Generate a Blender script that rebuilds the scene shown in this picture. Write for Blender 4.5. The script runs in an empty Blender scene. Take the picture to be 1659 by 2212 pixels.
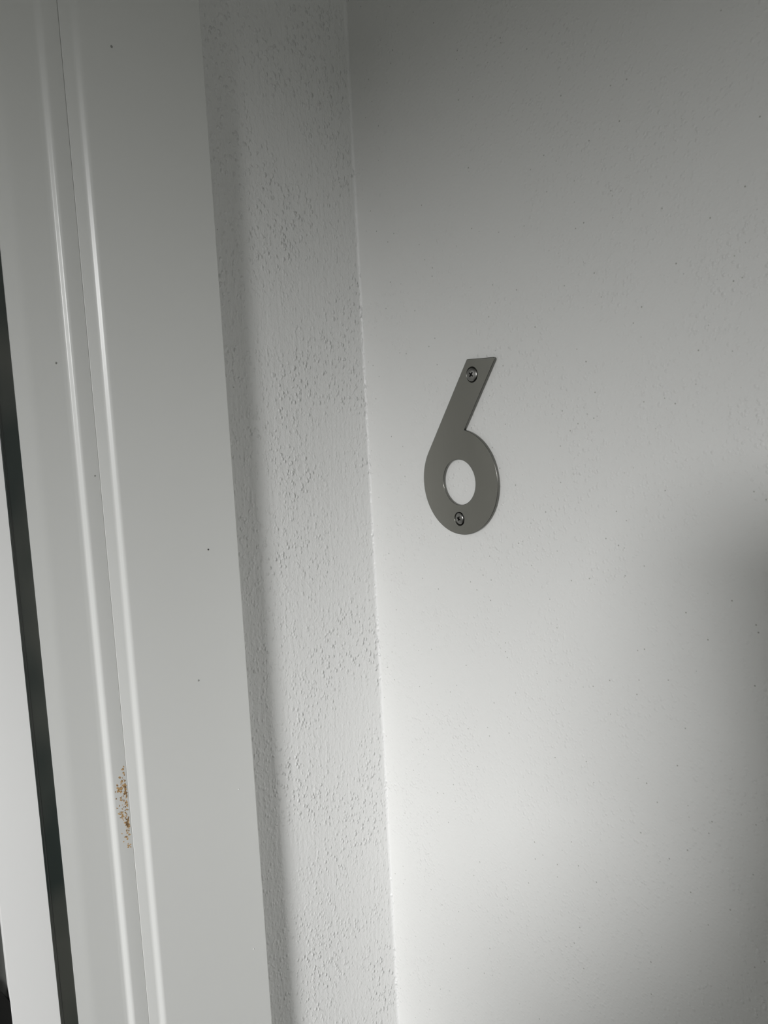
import bpy, bmesh, math, random
from mathutils import Vector, Matrix, Quaternion
C = bpy.context.scene.collection
Z0 = 1.55                                   # height of the numeral's bowl centre above the floor

# ------------------------------------------------------------------ camera
cd = bpy.data.cameras.new('camera'); cam = bpy.data.objects.new('camera', cd); C.objects.link(cam)
F_PX = 1821.9
cd.sensor_fit = 'HORIZONTAL'; cd.sensor_width = 36.0; cd.lens = F_PX / 1659.0 * 36.0
cd.clip_start = 0.01; cd.clip_end = 50
yaw, pitch, roll = -0.8951, -0.1200, -0.0501
fw = Vector((math.sin(yaw)*math.cos(pitch), math.cos(yaw)*math.cos(pitch), math.sin(pitch)))
rt = Vector((math.cos(yaw), -math.sin(yaw), 0)); up = rt.cross(fw)
r2 = rt*math.cos(roll) + up*math.sin(roll); u2 = -rt*math.sin(roll) + up*math.cos(roll)
CAM = Vector((0.4287, -0.3334, 0.0426 + Z0))
m = Matrix((r2, u2, -fw)).transposed().to_4x4(); m.translation = CAM
cam.matrix_world = m
bpy.context.scene.camera = cam

# ------------------------------------------------------------------ world, daylight, exposure
w = bpy.data.worlds.new('world'); bpy.context.scene.world = w; w.use_nodes = True
bg = w.node_tree.nodes['Background']
bg.inputs['Color'].default_value = (0.97, 1.0, 0.95, 1); bg.inputs['Strength'].default_value = 0.40
SUN_AZ, SUN_EL = math.radians(29), math.radians(12)
L = Vector((math.sin(SUN_AZ)*math.cos(SUN_EL), -math.cos(SUN_AZ)*math.cos(SUN_EL), math.sin(SUN_EL)))
sd = bpy.data.lights.new('daylight', 'SUN'); sd.energy = 2.56; sd.angle = math.radians(13); sd.color = (1.0, 1.0, 1.0)
so = bpy.data.objects.new('daylight', sd); C.objects.link(so)
so.rotation_euler = L.to_track_quat('Z', 'Y').to_euler(); so.location = L*4 + Vector((0, 0, Z0))
vs = bpy.context.scene.view_settings
vs.view_transform = 'Standard'; vs.look = 'None'; vs.gamma = 1; vs.use_curve_mapping = False; vs.exposure = 0.0

# ------------------------------------------------------------------ materials
def mat(name, col, rough=0.5, metal=0.0, spec=0.5):
    M = bpy.data.materials.new(name); M.use_nodes = True
    b = M.node_tree.nodes['Principled BSDF']
    b.inputs['Base Color'].default_value = (*col, 1); b.inputs['Roughness'].default_value = rough
    b.inputs['Metallic'].default_value = metal; b.inputs['Specular IOR Level'].default_value = spec
    return M, M.node_tree, b

def node(nt, kind, **kw):
    n = nt.nodes.new(kind)
    for k, v in kw.items():
        if hasattr(n, k): setattr(n, k, v)
        else: n.inputs[k.replace('_', ' ')].default_value = v
    return n

def coords(nt, scale=(1, 1, 1)):
    g = node(nt, 'ShaderNodeNewGeometry'); mp = node(nt, 'ShaderNodeMapping'); mp.inputs['Scale'].default_value = scale
    nt.links.new(g.outputs['Position'], mp.inputs['Vector']); return mp.outputs['Vector']

def ramp(nt, src, a, b, c0=(0, 0, 0, 1), c1=(1, 1, 1, 1)):
    r = node(nt, 'ShaderNodeValToRGB'); r.color_ramp.elements[0].position = a; r.color_ramp.elements[1].position = b
    r.color_ramp.elements[0].color = c0; r.color_ramp.elements[1].color = c1
    nt.links.new(src, r.inputs['Fac']); return r.outputs['Color']

def mix(nt, kind, a, b, fac=1.0):
    n = node(nt, 'ShaderNodeMix'); n.data_type = 'RGBA'; n.blend_type = kind
    for i, s in ((0, fac), (6, a), (7, b)):
        if hasattr(s, 'links'): nt.links.new(s, n.inputs[i])
        else: n.inputs[i].default_value = s
    return n.outputs[2]

def bump(nt, b, h, strength, dist, prev=None):
    n = node(nt, 'ShaderNodeBump'); n.inputs['Strength'].default_value = strength; n.inputs['Distance'].default_value = dist
    nt.links.new(h, n.inputs['Height'])
    if prev: nt.links.new(prev, n.inputs['Normal'])
    nt.links.new(n.outputs['Normal'], b.inputs['Normal']); return n.outputs['Normal']

def wall_paint(name, col, drop, peel, specks, stretch=1.0, streak=0.0):
    """roller-painted wall: orange peel, raised droplets, sparse dark grit"""
    M, nt, b = mat(name, col, 0.36)
    v = coords(nt, (1, 1, stretch))
    n1 = node(nt, 'ShaderNodeTexNoise', Scale=420.0, Detail=2.0)
    nt.links.new(v, n1.inputs['Vector'])
    nrm = bump(nt, b, n1.outputs['Fac'], 1.0, peel)
    if streak:
        n2 = node(nt, 'ShaderNodeTexNoise', Scale=380.0, Detail=2.0); nt.links.new(coords(nt, (1, 1, 0.14)), n2.inputs['Vector'])
        nrm = bump(nt, b, n2.outputs['Fac'], 1.0, streak, nrm)
    vo = node(nt, 'ShaderNodeTexVoronoi', Scale=460.0, Randomness=1.0); nt.links.new(v, vo.inputs['Vector'])
    size = node(nt, 'ShaderNodeTexNoise', Scale=300.0, Detail=1.0); nt.links.new(v, size.inputs['Vector'])
    big = node(nt, 'ShaderNodeTexNoise', Scale=22.0, Detail=2.0); nt.links.new(coords(nt), big.inputs['Vector'])
    dome = ramp(nt, vo.outputs['Distance'], 0.08, 0.52, (1, 1, 1, 1), (0, 0, 0, 1))
    some = ramp(nt, size.outputs['Fac'], 0.40, 0.56)
    patch = ramp(nt, big.outputs['Fac'], 0.35, 0.62, (0.25, 0.25, 0.25, 1), (1, 1, 1, 1))
    h = mix(nt, 'MULTIPLY', mix(nt, 'MULTIPLY', dome, some), patch)
    bump(nt, b, h, 1.0, drop, nrm)
    # grit: tiny dark points of their own
    vs_ = node(nt, 'ShaderNodeTexVoronoi', Scale=190.0, Randomness=1.0); nt.links.new(coords(nt), vs_.inputs['Vector'])
    dot = ramp(nt, vs_.outputs['Distance'], 0.03, 0.10, (1, 1, 1, 1), (0, 0, 0, 1))
    sel = node(nt, 'ShaderNodeSeparateColor'); nt.links.new(vs_.outputs['Color'], sel.inputs['Color'])
    pick = ramp(nt, sel.outputs['Red'], 1 - specks, 1 - specks + 0.03)
    f = mix(nt, 'MULTIPLY', dot, pick)
    dark = (col[0]*0.5, col[1]*0.5, col[2]*0.47, 1)
    base = mix(nt, 'MIX', (*col, 1), dark, f)
    nt.links.new(base, b.inputs['Base Color'])
    return M

WHITE = (0.80, 0.80, 0.785)
M_WALL = wall_paint('wall_paint_fine', WHITE, 0.00028, 0.00022, 0.50)
M_REVEAL = wall_paint('wall_paint_coarse', (0.82, 0.82, 0.81), 0.0007, 0.00045, 0.012, 0.75, 0.00038)
M_GLOSS, nt, b = mat('gloss_white_woodwork', (0.78, 0.785, 0.765), 0.28)
n = node(nt, 'ShaderNodeTexNoise', Scale=120.0, Detail=3.0); nt.links.new(coords(nt, (1, 1, 0.06)), n.inputs['Vector'])
bump(nt, b, n.outputs['Fac'], 1.0, 0.00003)
M_LEAF, nt, b = mat('satin_white_door', (0.88, 0.88, 0.87), 0.35)
M_STEEL, nt, b = mat('brushed_stainless_steel', (0.33, 0.326, 0.298), 0.34, 1.0)
n = node(nt, 'ShaderNodeTexNoise', Scale=900.0, Detail=2.0); nt.links.new(coords(nt, (1, 1, 0.03)), n.inputs['Vector'])
bump(nt, b, n.outputs['Fac'], 0.5, 0.00001)
rr = node(nt, 'ShaderNodeMapRange'); rr.inputs['To Min'].default_value = 0.27; rr.inputs['To Max'].default_value = 0.42
nt.links.new(n.outputs['Fac'], rr.inputs['Value']); nt.links.new(rr.outputs['Result'], b.inputs['Roughness'])
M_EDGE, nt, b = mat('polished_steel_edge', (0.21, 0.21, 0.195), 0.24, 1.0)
M_SCREW, nt, b = mat('screw_steel', (0.26, 0.257, 0.245), 0.3, 1.0)
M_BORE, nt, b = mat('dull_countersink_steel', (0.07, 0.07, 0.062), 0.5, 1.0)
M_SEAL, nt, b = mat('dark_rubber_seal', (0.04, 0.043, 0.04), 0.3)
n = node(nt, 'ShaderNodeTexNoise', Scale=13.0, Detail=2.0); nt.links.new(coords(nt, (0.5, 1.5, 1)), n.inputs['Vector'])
nt.links.new(ramp(nt, n.outputs['Fac'], 0.38, 0.6, (0.022, 0.030, 0.027, 1), (0.066, 0.069, 0.060, 1)), b.inputs['Base Color'])  # soft bands stand for blurred reflections, painted into the seal's base colour
M_DARKGREY, nt, b = mat('dark_grey_strip', (0.085, 0.088, 0.083), 0.45)
M_BLACK, nt, b = mat('matt_black', (0.004, 0.004, 0.0035), 0.6)
M_RUST, nt, b = mat('bare_wood_fleck', (0.50, 0.29, 0.11), 0.7)
n = node(nt, 'ShaderNodeTexNoise', Scale=900.0, Detail=1.0); nt.links.new(coords(nt), n.inputs['Vector'])
nt.links.new(ramp(nt, n.outputs['Fac'], 0.38, 0.62, (0.30, 0.19, 0.10, 1), (0.66, 0.42, 0.19, 1)), b.inputs['Base Color'])
M_FLECK, nt, b = mat('dark_grit', (0.05, 0.045, 0.04), 0.7)
M_GREYFLECK, nt, b = mat('grey_grit', (0.33, 0.33, 0.31), 0.7)
M_FLOOR, nt, b = mat('grey_vinyl_floor', (0.30, 0.29, 0.27), 0.5)
n = node(nt, 'ShaderNodeTexNoise', Scale=40.0, Detail=4.0); nt.links.new(coords(nt), n.inputs['Vector'])
nt.links.new(ramp(nt, n.outputs['Fac'], 0.3, 0.7, (0.25, 0.24, 0.22, 1), (0.34, 0.33, 0.31, 1)), b.inputs['Base Color'])
M_CLOTH, nt, b = mat('charcoal_clothing', (0.045, 0.045, 0.05), 0.9)
M_SKIN, nt, b = mat('skin', (0.50, 0.33, 0.25), 0.5)
M_HAIR, nt, b = mat('dark_hair', (0.03, 0.02, 0.015), 0.6)
M_PHONE, nt, b = mat('black_phone_glass', (0.01, 0.01, 0.012), 0.15)

# ------------------------------------------------------------------ helpers
def link(name, me, M, parent=None, smooth=False):
    o = bpy.data.objects.new(name, me); C.objects.link(o)
    if M and not me.materials: me.materials.append(M)
    if smooth:
        for p in me.polygons: p.use_smooth = True
    if parent: o.parent = parent
    return o

def from_bm(name, bm, M, parent=None, smooth=False):
    bmesh.ops.recalc_face_normals(bm, faces=bm.faces)
    me = bpy.data.meshes.new(name); bm.to_mesh(me); bm.free()
    return link(name, me, M, parent, smooth)

def prism(name, prof, z0, z1, M, parent=None, segs=1):
    """profile of (x, y) points extruded along z; smooth across shallow angles"""
    bm = bmesh.new(); rings = []
    for i in range(segs + 1):
        z = z0 + (z1 - z0)*i/segs
        rings.append([bm.verts.new((x, y, z)) for x, y in prof])
    k = len(prof)
    for a, c in zip(rings, rings[1:]):
        for i in range(k): bm.faces.new((a[i], a[(i+1) % k], c[(i+1) % k], c[i]))
    bm.faces.new(rings[0][::-1]); bm.faces.new(rings[-1])
    o = from_bm(name, bm, M, parent, True)
    o.data.set_sharp_from_angle(angle=math.radians(32))
    return o

def rounded(pts, radii, n=7):
    """2D polygon with each corner rounded by its radius"""
    out = []; k = len(pts)
    for i in range(k):
        p = Vector(pts[i]); a = Vector(pts[i-1]) - p; c = Vector(pts[(i+1) % k]) - p; r = radii[i]
        if r <= 0: out.append(tuple(p)); continue
        la, lc = a.length, c.length; a.normalize(); c.normalize()
        ang = a.angle(c); t = r/math.tan(ang/2); t = min(t, la*0.49, lc*0.49); r = t*math.tan(ang/2)
        cen = p + (a + c).normalized()*(r/math.sin(ang/2))
        s, e = p + a*t - cen, p + c*t - cen
        tot = s.angle_signed(e)
        for j in range(n + 1):
            th = -tot*j/n
            out.append((cen.x + s.x*math.cos(th) - s.y*math.sin(th), cen.y + s.x*math.sin(th) + s.y*math.cos(th)))
    return out

def box(bm, a, b_):
    r = bmesh.ops.create_cube(bm, size=1)
    for v in r['verts']: v.co = Vector([(a[i] + b_[i])/2 + v.co[i]*(b_[i] - a[i]) for i in range(3)])
    return r['verts']

def put(o, label=None, cat=None, group=None, kind=None):
    if label: o['label'] = label
    if cat: o['category'] = cat
    if group: o['group'] = group
    if kind: o['kind'] = kind
    return o

def empty(name, loc=(0, 0, 0)):
    o = bpy.data.objects.new(name, None); C.objects.link(o); o.location = loc; o.empty_display_size = 0.05; return o

def bake(o):
    """replace an object's curve / modifiers by its evaluated mesh"""
    bpy.context.view_layer.update()
    dg = bpy.context.evaluated_depsgraph_get()
    return bpy.data.meshes.new_from_object(o.evaluated_get(dg))

# ------------------------------------------------------------------ setting
H = 2.6
YB = -1.70                                   # unseen wall behind the viewer, its opening shaped to trim daylight and ambient
o = prism('wall_front', [(0, 0), (0, 0.12), (1.70, 0.12), (1.70, 0)], 0, H, M_WALL)
put(o, 'white painted wall with fine orange-peel texture carrying the numeral', kind='structure')
# the narrow coarse-textured wall between corner and door frame, with a soft caulked inner corner
prof = [(-0.12, 0.12), (-0.12, -0.155), (0.0, -0.155), (0.0, -0.0018)]
prof += [(0.0018 - 0.0018*math.cos(t), -0.0018 + 0.0018*math.sin(t)) for t in [math.radians(15*i) for i in range(1, 6)]]
prof += [(0.0018, 0.0), (0.0018, 0.12)]
o = prism('wall_left', [p for p in prof[:-1]] + [(0.0, 0.0)], 0, H, M_REVEAL)
put(o, 'narrow white wall strip with coarse stippled paint beside the door frame', kind='structure')
bm = bmesh.new(); box(bm, (-1.2, YB - 0.12, -0.05), (1.82, 0.12, 0)); put(from_bm('floor', bm, M_FLOOR), kind='structure')
bm = bmesh.new(); box(bm, (-1.2, YB - 0.12, H), (1.82, 0.12, H + 0.05)); put(from_bm('ceiling', bm, M_WALL), kind='structure')
HEAD = 2.012  # top edge of the opening, set so the upper walls fall into shade
bm = bmesh.new(); box(bm, (-0.12, YB - 0.12, HEAD), (1.82, YB, H)); box(bm, (-0.12, YB - 0.12, 0), (0.48, YB, HEAD)); box(bm, (1.46, YB - 0.12, 0), (1.82, YB, HEAD)); box(bm, (0.48, YB - 0.12, 0), (1.46, YB, 1.15))
put(from_bm('wall_back', bm, M_WALL), kind='structure')

bm = bmesh.new()                              # added unseen right wall, its opening placed so sky light fills the strip
for a, c in (((1.70, YB, 0), (1.82, 0.12, 0.8)), ((1.70, YB, 2.25), (1.82, 0.12, H)), ((1.70, YB, 0.8), (1.82, -1.20, 2.25)), ((1.70, -0.08, 0.8), (1.82, 0.12, 2.25))): box(bm, a, c)
put(from_bm('wall_right', bm, M_WALL), kind='structure')
bm = bmesh.new(); box(bm, (-0.12, YB, 0), (-0.01, -0.292, H)); put(from_bm('wall_left', bm, M_WALL), kind='structure')  # unseen run of wall, added to cut ambient light from the left

# ------------------------------------------------------------------ door frame and door edge, far left
door = put(empty('door_1', (0, -0.18, 0)), 'glossy white door frame with stepped mouldings at the left', kind='structure')
def dpart(name, prof, M, z0=0.0, z1=2.3, segs=1):
    o = prism(name, [(x, y + 0.18) for x, y in prof], z0, z1, M, door, segs); return o
# architrave: broad flat face, rounded inner arris, small second step, then down to the joint
p = rounded([(-0.02, -0.1074), (0.016, -0.1074), (0.016, -0.1724), (0.0138, -0.1746), (0.0129, -0.1800), (-0.02, -0.1800)],
            [0, 0.0007, 0.0026, 0.0030, 0.00015, 0])
dpart('architrave', p, M_GLOSS)
p = rounded([(-0.02, -0.18015), (0.0125, -0.18015), (0.0129, -0.1882), (0.0106, -0.1903), (0.0105, -0.1925), (-0.02, -0.1925)], [0, 0.0001, 0.0022, 0.0020, 0, 0])
dpart('door_stop', p, M_GLOSS)
p = rounded([(-0.02, -0.1924), (0.0105, -0.1924), (0.0106, -0.2080), (0.0098, -0.2155), (-0.02, -0.2155)], [0, 0, 0.040, 0.0, 0])
dpart('jamb', p, M_GLOSS)
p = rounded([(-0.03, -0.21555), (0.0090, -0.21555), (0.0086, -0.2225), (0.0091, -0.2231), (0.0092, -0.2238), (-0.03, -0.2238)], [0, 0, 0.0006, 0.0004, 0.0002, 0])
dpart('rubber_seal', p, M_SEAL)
p = rounded([(-0.03, -0.2239), (0.0090, -0.2239), (0.0040, -0.2452), (-0.03, -0.2452)], [0, 0.0002, 0.0003, 0])
dpart('door_leaf_edge', p, M_LEAF)
dpart('door_leaf_groove', [(-0.03, -0.2452), (0.0010, -0.2452), (0.0010, -0.29), (-0.03, -0.29)], M_DARKGREY)  # plain dark grey strip beyond the door leaf edge
# plain black piece low on the door, its sloping top just in the corner of the view
bm = bmesh.new()
pts = [(-0.2453, -0.239), (-0.2453, -0.40), (-0.285, -0.40), (-0.285, -0.17), (-0.2495, -0.2302)]
fr = [bm.verts.new((0.0036, y + 0.18, z + Z0)) for y, z in pts]; bk = [bm.verts.new((0.0009, y + 0.18, z + Z0)) for y, z in pts]
bm.faces.new(fr); bm.faces.new(bk[::-1])
for i in range(5): bm.faces.new((fr[i], fr[i-1], bk[i-1], bk[i]))
from_bm('black_piece', bm, M_BLACK, door)

# flecks of bare wood where the paint has chipped along the joint of the door stop
def back(u, v, ax, val):
    d = fw + r2*((u - 829.5)/F_PX) - u2*((v - 1106)/F_PX)
    t = (val - CAM[ax])/d[ax]; return CAM + d*t
random.seed(7)
S = 6.636
chips = []      # (zoom x, zoom y, half width, half height) read off the photograph, chips sit on the stop's face
for a in [(780,375,8,14),(768,410,17,15),(776,460,19,14),(788,490,8,13),(722,530,14,15),(757,578,13,16),(742,607,10,10),(790,640,27,28),
          (685,640,11,15),(805,690,17,28),(722,690,36,24),(700,725,22,18),(735,728,18,14),(655,735,8,10),(575,768,6,6),(805,745,22,28),
          (820,800,10,26),(735,820,13,9),(738,850,8,14),(668,835,10,10),(630,860,14,12),(640,895,8,13),(818,890,22,14),(830,930,10,24),
          (632,915,9,10),(650,940,13,9),(682,968,16,8),(597,965,11,20),(612,985,9,8),(830,990,17,9),(800,1000,9,6),(655,1030,11,23),
          (660,1080,9,12),(715,1050,20,12),(745,1030,16,12),(760,1060,13,16),(765,1085,22,13),(745,1105,22,8),(810,1040,12,8),
          (815,1080,10,8),(805,1105,12,9),(825,1130,18,12),(848,1110,10,20),(835,1165,20,24),(848,1215,19,32),(825,1200,12,18),
          (648,1145,7,10),(664,1168,10,9),(822,1295,11,18),(833,1325,14,10),(862,1345,13,13),(812,1380,20,12),(832,1405,13,12),
          (752,1332,8,6),(778,1447,9,8),(850,1502,25,8),(876,1488,10,8),(880,1525,8,9),(850,1285,6,6),(795,1175,12,10)]:
    chips.append(a)
for _ in range(80):                          # the small crumbs between the larger chips, thickest against the joint
    zy = random.uniform(560, 1260) if random.random() < 0.75 else random.uniform(400, 1540)
    edge = 792 + (zy - 380)*0.0815
    chips.append((edge - 8 - abs(random.gauss(0, 48 if 650 < zy < 1150 else 26)), zy, random.uniform(3.5, 8), random.uniform(5, 12)))
bm = bmesh.new()
face_x = lambda y: 0.0125 + (-0.18015 - y)/0.00805*0.0004
for zx, zy, a, b_ in chips:
    k = 11; ring = []; base = []; mid = back(150 + zx/S, 1600 + zy/S, 0, 0.0127)
    if mid.y < -0.1872: continue
    for i in range(k):
        t = 2*math.pi*i/k; q = random.uniform(0.7, 1.55)
        P = back(150 + (zx + a*q*math.cos(t))/S, 1600 + (zy + b_*q*math.sin(t))/S, 0, 0.0127)
        y = min(max(P.y, -0.1872), -0.18025)
        ring.append(bm.verts.new((face_x(y) + 0.00005, y + 0.18, P.z))); base.append(bm.verts.new((face_x(y) - 0.0002, y + 0.18, P.z)))
    bm.faces.new(ring)
    for i in range(k): bm.faces.new((ring[i], ring[i-1], base[i-1], base[i]))
o = from_bm('chipped_paint', bm, M_RUST, door); o['kind'] = 'stuff'; o['label'] = 'orange-brown flecks of chipped paint along the joint'

# single specks of grit stuck in the gloss paint
def speck(u, v, x, r, M, ax=0, parent=None, off=None):
    P = back(u, v, ax, x); bm = bmesh.new()
    bmesh.ops.create_icosphere(bm, subdivisions=1, radius=r)
    for q in bm.verts:
        q.co[ax] *= 0.35; q.co.z *= random.uniform(0.8, 1.3)
        q.co += P - (off or Vector((0, 0, 0)))
    return from_bm('paint_speck', bm, M, parent, True)
off = Vector((0, -0.18, 0))
for u, v, x, r, M in [(450, 1187, 0.016, 0.00055, M_FLECK), (429, 1470, 0.016, 0.0006, M_GREYFLECK), (241, 101, 0.016, 0.0007, M_GREYFLECK),
                      (205, 1028, 0.0126, 0.0005, M_GREYFLECK), (283, 1490, 0.0136, 0.0005, M_GREYFLECK), (548, 2050, 0.016, 0.0006, M_LEAF),
                      (516, 1705, 0.016, 0.0005, M_LEAF), (121, 784, 0.0106, 0.0005, M_GREYFLECK)]:
    speck(u, v, x, r, M, 0, door, off)

# ------------------------------------------------------------------ the house number
num = put(empty('house_number', (0.0843, 0.0, Z0)), 'brushed steel numeral 6 screwed flat to the white wall', 'number')
T = 0.0019                                    # plate thickness
cx = 0.0
def ring2(r, x, z, n=72, cw=False):
    s = -1 if cw else 1
    return [(x + r*math.cos(s*2*math.pi*i/n), z + r*math.sin(s*2*math.pi*i/n)) for i in range(n)]
R = 0.030
d = Vector((0.56, 0.8285)).normalized(); nl = Vector((-d.y, d.x))
tan_a = math.atan2(nl.y, nl.x)               # where the stem's left edge leaves the bowl
jx = 0.0057; ja = math.acos(jx/R)            # where the stem's right edge meets the bowl
tl = Vector((R*nl.x, R*nl.y)); ztop = 0.0680
topl = tl + d*((ztop - tl.y)/d.y); J = Vector((R*math.cos(ja), R*math.sin(ja)))
topr = J + d*((ztop - 0.0004 - J.y)/d.y)
corner = rounded([tuple(tl), tuple(topl), tuple(topr), tuple(J)], [0, 0.0009, 0.0011, 0], 6)
outline = [c for c in corner]
a0, a1 = ja, tan_a - 2*math.pi
N = 96
for i in range(1, N): 
    a = a0 + (a1 - a0)*i/N; outline.append((R*math.cos(a), R*math.sin(a)))
SC = [(0.0134, 0.0595), (-0.0008, -0.0210)]; SR = [0.0042, 0.0039]
cu = bpy.data.curves.new('plate', 'CURVE'); cu.dimensions = '2D'; cu.fill_mode = 'BOTH'
def spl(pts):
    s = cu.splines.new('POLY'); s.points.add(len(pts) - 1); s.use_cyclic_u = True
    for q, (x, z) in zip(s.points, pts): q.co = (x, z, 0, 1)
BV = 0.00028
spl(outline); spl(ring2(0.0129, 0.0, 0.0, 96, True))
for (x, z), r in zip(SC, SR): spl(ring2(r, x, z, 40, True))
cu.offset = -BV; cu.extrude = T/2 - BV; cu.bevel_depth = BV; cu.bevel_resolution = 3
tmp = bpy.data.objects.new('tmp_plate', cu); C.objects.link(tmp)
me = bake(tmp); bpy.data.objects.remove(tmp)
# stand it upright: curve (x, y, z) -> world (x, -z, y); front towards -y
for v in me.vertices: x, y, z = v.co; v.co = (x, -z - T/2, y)
me.materials.clear(); me.materials.append(M_STEEL); me.materials.append(M_EDGE)
plate = link('plate', me, M_STEEL, num, True); me.set_sharp_from_angle(angle=math.radians(28))
bpy.context.view_layer.update()
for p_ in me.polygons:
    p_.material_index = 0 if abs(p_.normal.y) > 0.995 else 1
# countersink bores
for (x, z), r in zip(SC, SR):
    bm = bmesh.new(); a, c = [], []
    for i in range(40):
        t = 2*math.pi*i/40
        a.append(bm.verts.new((x + (r+0.0001)*math.cos(t), -T + 0.0002, z + (r+0.0001)*math.sin(t)))); c.append(bm.verts.new((x + 0.0026*math.cos(t), -0.0001, z + 0.0026*math.sin(t))))
    for i in range(40): bm.faces.new((a[i-1], a[i], c[i], c[i-1]))
    from_bm('countersink', bm, M_BORE, num, True)

def screw(x, z, r, rot, tilt):
    bm = bmesh.new(); prof = [(0.0, -0.00045), (0.30, -0.00043), (0.6, -0.00034), (0.82, -0.00018), (0.93, 0.0), (0.985, 0.00022), (1.0, 0.0005), (0.62, 0.0016), (0.55, 0.0019)]
    rings = []
    for q, y in prof:
        if q == 0: rings.append([bm.verts.new((0, y, 0))]); continue
        rings.append([bm.verts.new((q*r*math.cos(2*math.pi*i/48), y, q*r*math.sin(2*math.pi*i/48))) for i in range(48)])
    for i in range(48): bm.faces.new((rings[0][0], rings[1][i-1], rings[1][i]))
    for A, B in zip(rings[1:], rings[2:]):
        for i in range(48): bm.faces.new((A[i-1], A[i], B[i], B[i-1]))
    bm.faces.new(rings[-1])
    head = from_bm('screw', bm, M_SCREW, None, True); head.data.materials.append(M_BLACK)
    # cross recess: two crossed tapering slots cut from the head
    cb = bmesh.new()
    for s in (0, 1):
        vs_ = box(cb, (-0.00058, -0.003, -0.0025), (0.00058, 0.0006, 0.0025))
        for v in vs_:
            if v.co.y > 0: v.co.z *= 0.45; v.co.x *= 0.7
        if s: bmesh.ops.rotate(cb, verts=vs_, cent=(0, 0, 0), matrix=Matrix.Rotation(math.pi/2, 3, 'Y'))
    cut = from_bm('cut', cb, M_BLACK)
    md = head.modifiers.new('b', 'BOOLEAN'); md.operation = 'DIFFERENCE'; md.object = cut; md.solver = 'EXACT'; md.use_self = True
    me2 = bake(head); head.modifiers.clear(); head.data = me2
    bpy.data.objects.remove(cut)
    me2.set_sharp_from_angle(angle=math.radians(30))
    head.parent = num; head.location = (x, -T - 0.00005, z)
    head.rotation_euler = (tilt[0], rot, tilt[1])
    return head
screw(SC[0][0] - 0.00028, SC[0][1], 0.0037, math.radians(38), (math.radians(-3), math.radians(4)))
screw(SC[1][0] - 0.0002, SC[1][1] + 0.0001, 0.0034, math.radians(24), (math.radians(3), math.radians(-4)))

# ------------------------------------------------------------------ the photographer, out of view, whose shadow falls on the wall
UP = Vector((0, 0, 1)); FH = Vector((fw.x, fw.y, 0)).normalized(); RH = Vector((FH.y, -FH.x, 0))
def W(r, f, z): return CAM + RH*r + FH*f + UP*(z - CAM.z)      # right, forward of the lens, absolute height
# phone
bm = bmesh.new(); pr = rounded([(-0.036, -0.078), (0.036, -0.078), (0.036, 0.078), (-0.036, 0.078)], [0.009]*4, 6)
A = [bm.verts.new((x, -0.004, z)) for x, z in pr]; B = [bm.verts.new((x, 0.004, z)) for x, z in pr]
bm.faces.new(A); bm.faces.new(B[::-1])
for i in range(len(pr)): bm.faces.new((A[i-1], A[i], B[i], B[i-1]))
phone = from_bm('phone', bm, M_PHONE)
phone.location = CAM + r2*0.018 - u2*0.063 - fw*0.0075
phone.rotation_euler = Matrix((r2, fw, u2)).transposed().to_euler()
put(phone, 'black phone held up by the person facing the numeral', 'phone')
bm = bmesh.new(); box(bm, (-0.031, 0.004, 0.040), (-0.007, 0.0052, 0.074)); from_bm('lens_bump', bm, M_BLACK, phone)

def skin(name, verts, edges, radii, M, parent=None, sub=2, root=0):
    me = bpy.data.meshes.new(name); me.from_pydata([tuple(v) for v in verts], edges, [])
    o = link(name, me, M)
    md = o.modifiers.new('s', 'SKIN'); md.use_smooth_shade = True
    sv = me.skin_vertices[0].data
    for i, r in enumerate(radii):
        r = r if isinstance(r, tuple) else (r, r); sv[i].radius = r; sv[i].use_root = (i == root)
    s = o.modifiers.new('ss', 'SUBSURF'); s.levels = sub; s.render_levels = sub
    nm = bake(o); o.modifiers.clear(); o.data = nm
    if not nm.materials: nm.materials.append(M)
    o.parent = parent
    return o
pc = phone.location
hr = pc + r2*0.072 - u2*0.03 - fw*0.014          # right palm beside the phone; left arm raised and widened to fill out the shadow
PR, DZ = -0.075, -0.105
def B(r, f, z): return W(PR + r, f, z + (DZ if z > 0.85 else DZ*max(0, z)/0.85))
hl = W(-.062,-.11,1.452)
V = [B(0,-.40,.95), B(0,-.40,1.10), B(0,-.39,1.26), B(0,-.37,1.45), B(0,-.365,1.50), B(0,-.345,1.57), B(0,-.335,1.64),
     B(.17,-.38,1.45), B(.25,-.26,1.17), hr - r2*.004 + Vector((0,0,-.095)) - FH*.06, hr - u2*.06 - fw*.03,
     B(-.145,-.35,1.50), W(-.21,-.30,1.23), W(-.105,-.19,1.392), hl - UP*.035 - RH*.018 - FH*.02,
     B(.10,-.40,.90), B(.10,-.38,.50), B(.10,-.42,.08), B(.10,-.30,.035), B(-.10,-.40,.90), B(-.10,-.38,.50), B(-.10,-.42,.08), B(-.10,-.30,.035)]
E_ = [(0,1),(1,2),(2,3),(3,4),(4,5),(5,6),(3,7),(7,8),(8,9),(9,10),(3,11),(11,12),(12,13),(13,14),(0,15),(15,16),(16,17),(17,18),(0,19),(19,20),(20,21),(21,22)]
Rd = [.13,.12,.14,.13,.055,.088,.082, .065,.05,.034,.026, .088,.07,.074,.05, .09,.055,.042,.036,.09,.055,.042,.036]
person = skin('person', V, E_, Rd, M_CLOTH)
put(person, 'person in dark clothes standing behind the viewpoint holding up a phone', 'person')
hd = B(0,-.335,1.62)
bm = bmesh.new(); bmesh.ops.create_uvsphere(bm, u_segments=32, v_segments=20, radius=1)
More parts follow.
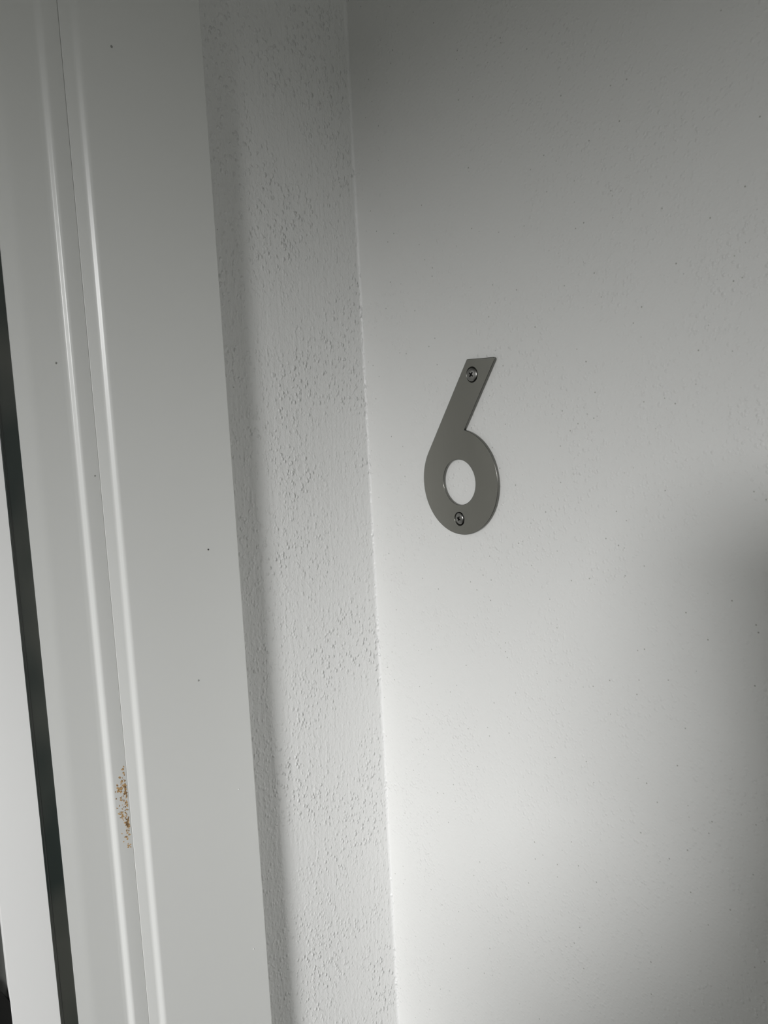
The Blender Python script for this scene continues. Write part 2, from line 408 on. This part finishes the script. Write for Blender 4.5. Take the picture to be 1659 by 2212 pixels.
for v in bm.verts:
    c = v.co.copy(); jaw = 1 - 0.28*max(0, -c.z)
    if c.y > 0.75 and abs(c.x) < 0.2 and -0.3 < c.z < 0.15: c.y += 0.16*(1 - abs(c.x)/0.2)      # nose
    if c.y > 0.7 and 0.15 < abs(c.x) < 0.5 and 0.0 < c.z < 0.25: c.y -= 0.06                    # eye sockets
    v.co = hd + RH*(c.x*0.078*jaw) + FH*(c.y*0.097*jaw) + UP*(c.z*0.118)
from_bm('head', bm, M_SKIN, person, True)
bm = bmesh.new(); bmesh.ops.create_uvsphere(bm, u_segments=32, v_segments=20, radius=1)
for v in bm.verts:
    c = v.co.copy(); 
    if c.y > 0.2 and c.z < 0.35: c.y = 0.2
    v.co = hd + RH*(c.x*0.088) + FH*(c.y*0.105 - 0.012) + UP*(c.z*0.112 + 0.018)
from_bm('hair', bm, M_HAIR, person, True)
for s in (-1, 1):
    bm = bmesh.new(); bmesh.ops.create_uvsphere(bm, u_segments=12, v_segments=8, radius=1)
    for v in bm.verts: v.co = hd + RH*(s*0.078 + v.co.x*0.011) + FH*(v.co.y*0.018) + UP*(v.co.z*0.031)
    from_bm('ear', bm, M_SKIN, person, True)
    bm = bmesh.new(); bmesh.ops.create_uvsphere(bm, u_segments=12, v_segments=8, radius=0.0115)
    for v in bm.verts: v.co += hd + RH*(s*0.031) + FH*0.081 + UP*0.012
    from_bm('eye', bm, M_LEAF, person, True)
bm = bmesh.new(); box(bm, (-0.024, 0, -0.004), (0.024, 0.006, 0.004))
for v in bm.verts: c = v.co.copy(); v.co = hd + RH*c.x + FH*(0.080 + c.y) + UP*(c.z - 0.062)
mt, _, _ = mat('lips', (0.4, 0.16, 0.14), 0.5); from_bm('mouth', bm, mt, person)
# hands: palm and five bent fingers each, the right at the phone's edge, the left raised
def hand(h, U, F, Rv, wrist, curl):
    vv = [wrist, h - U*0.015, h + U*0.022]; ee = [(0, 1), (1, 2)]; rd = [0.028, 0.032, 0.026]
    for i, ln in enumerate((0.9, 1.0, 0.95, 0.75)):
        b0 = h + U*(0.036 - 0.02*i) + F*0.004; k = len(vv)
        vv += [b0] + [b0 + F*f_*ln - Rv*r_*ln for f_, r_ in curl]
        ee += [(2 if i < 2 else 1, k), (k, k+1), (k+1, k+2), (k+2, k+3)]; rd += [0.009, 0.0085, 0.008, 0.007]
    k = len(vv); vv += [h - U*(-0.02) - Rv*0.016, h + U*0.040 - Rv*0.024 + F*0.012, h + U*0.050 - Rv*0.030 + F*0.034]
    ee += [(1, k), (k, k+1), (k+1, k+2)]; rd += [0.011, 0.0095, 0.0085]
    skin('hand', vv, ee, rd, M_SKIN, person, 1)
hand(hr, u2, fw, r2, hr - u2*0.055 - fw*0.02, ((0.026, 0.004), (0.030, 0.020), (0.028, 0.030)))
hand(hl, UP, FH, RH*-1, hl - UP*0.055 - RH*.02 - FH*.02, ((0.030, 0.004), (0.046, 0.022), (0.034, 0.036)))
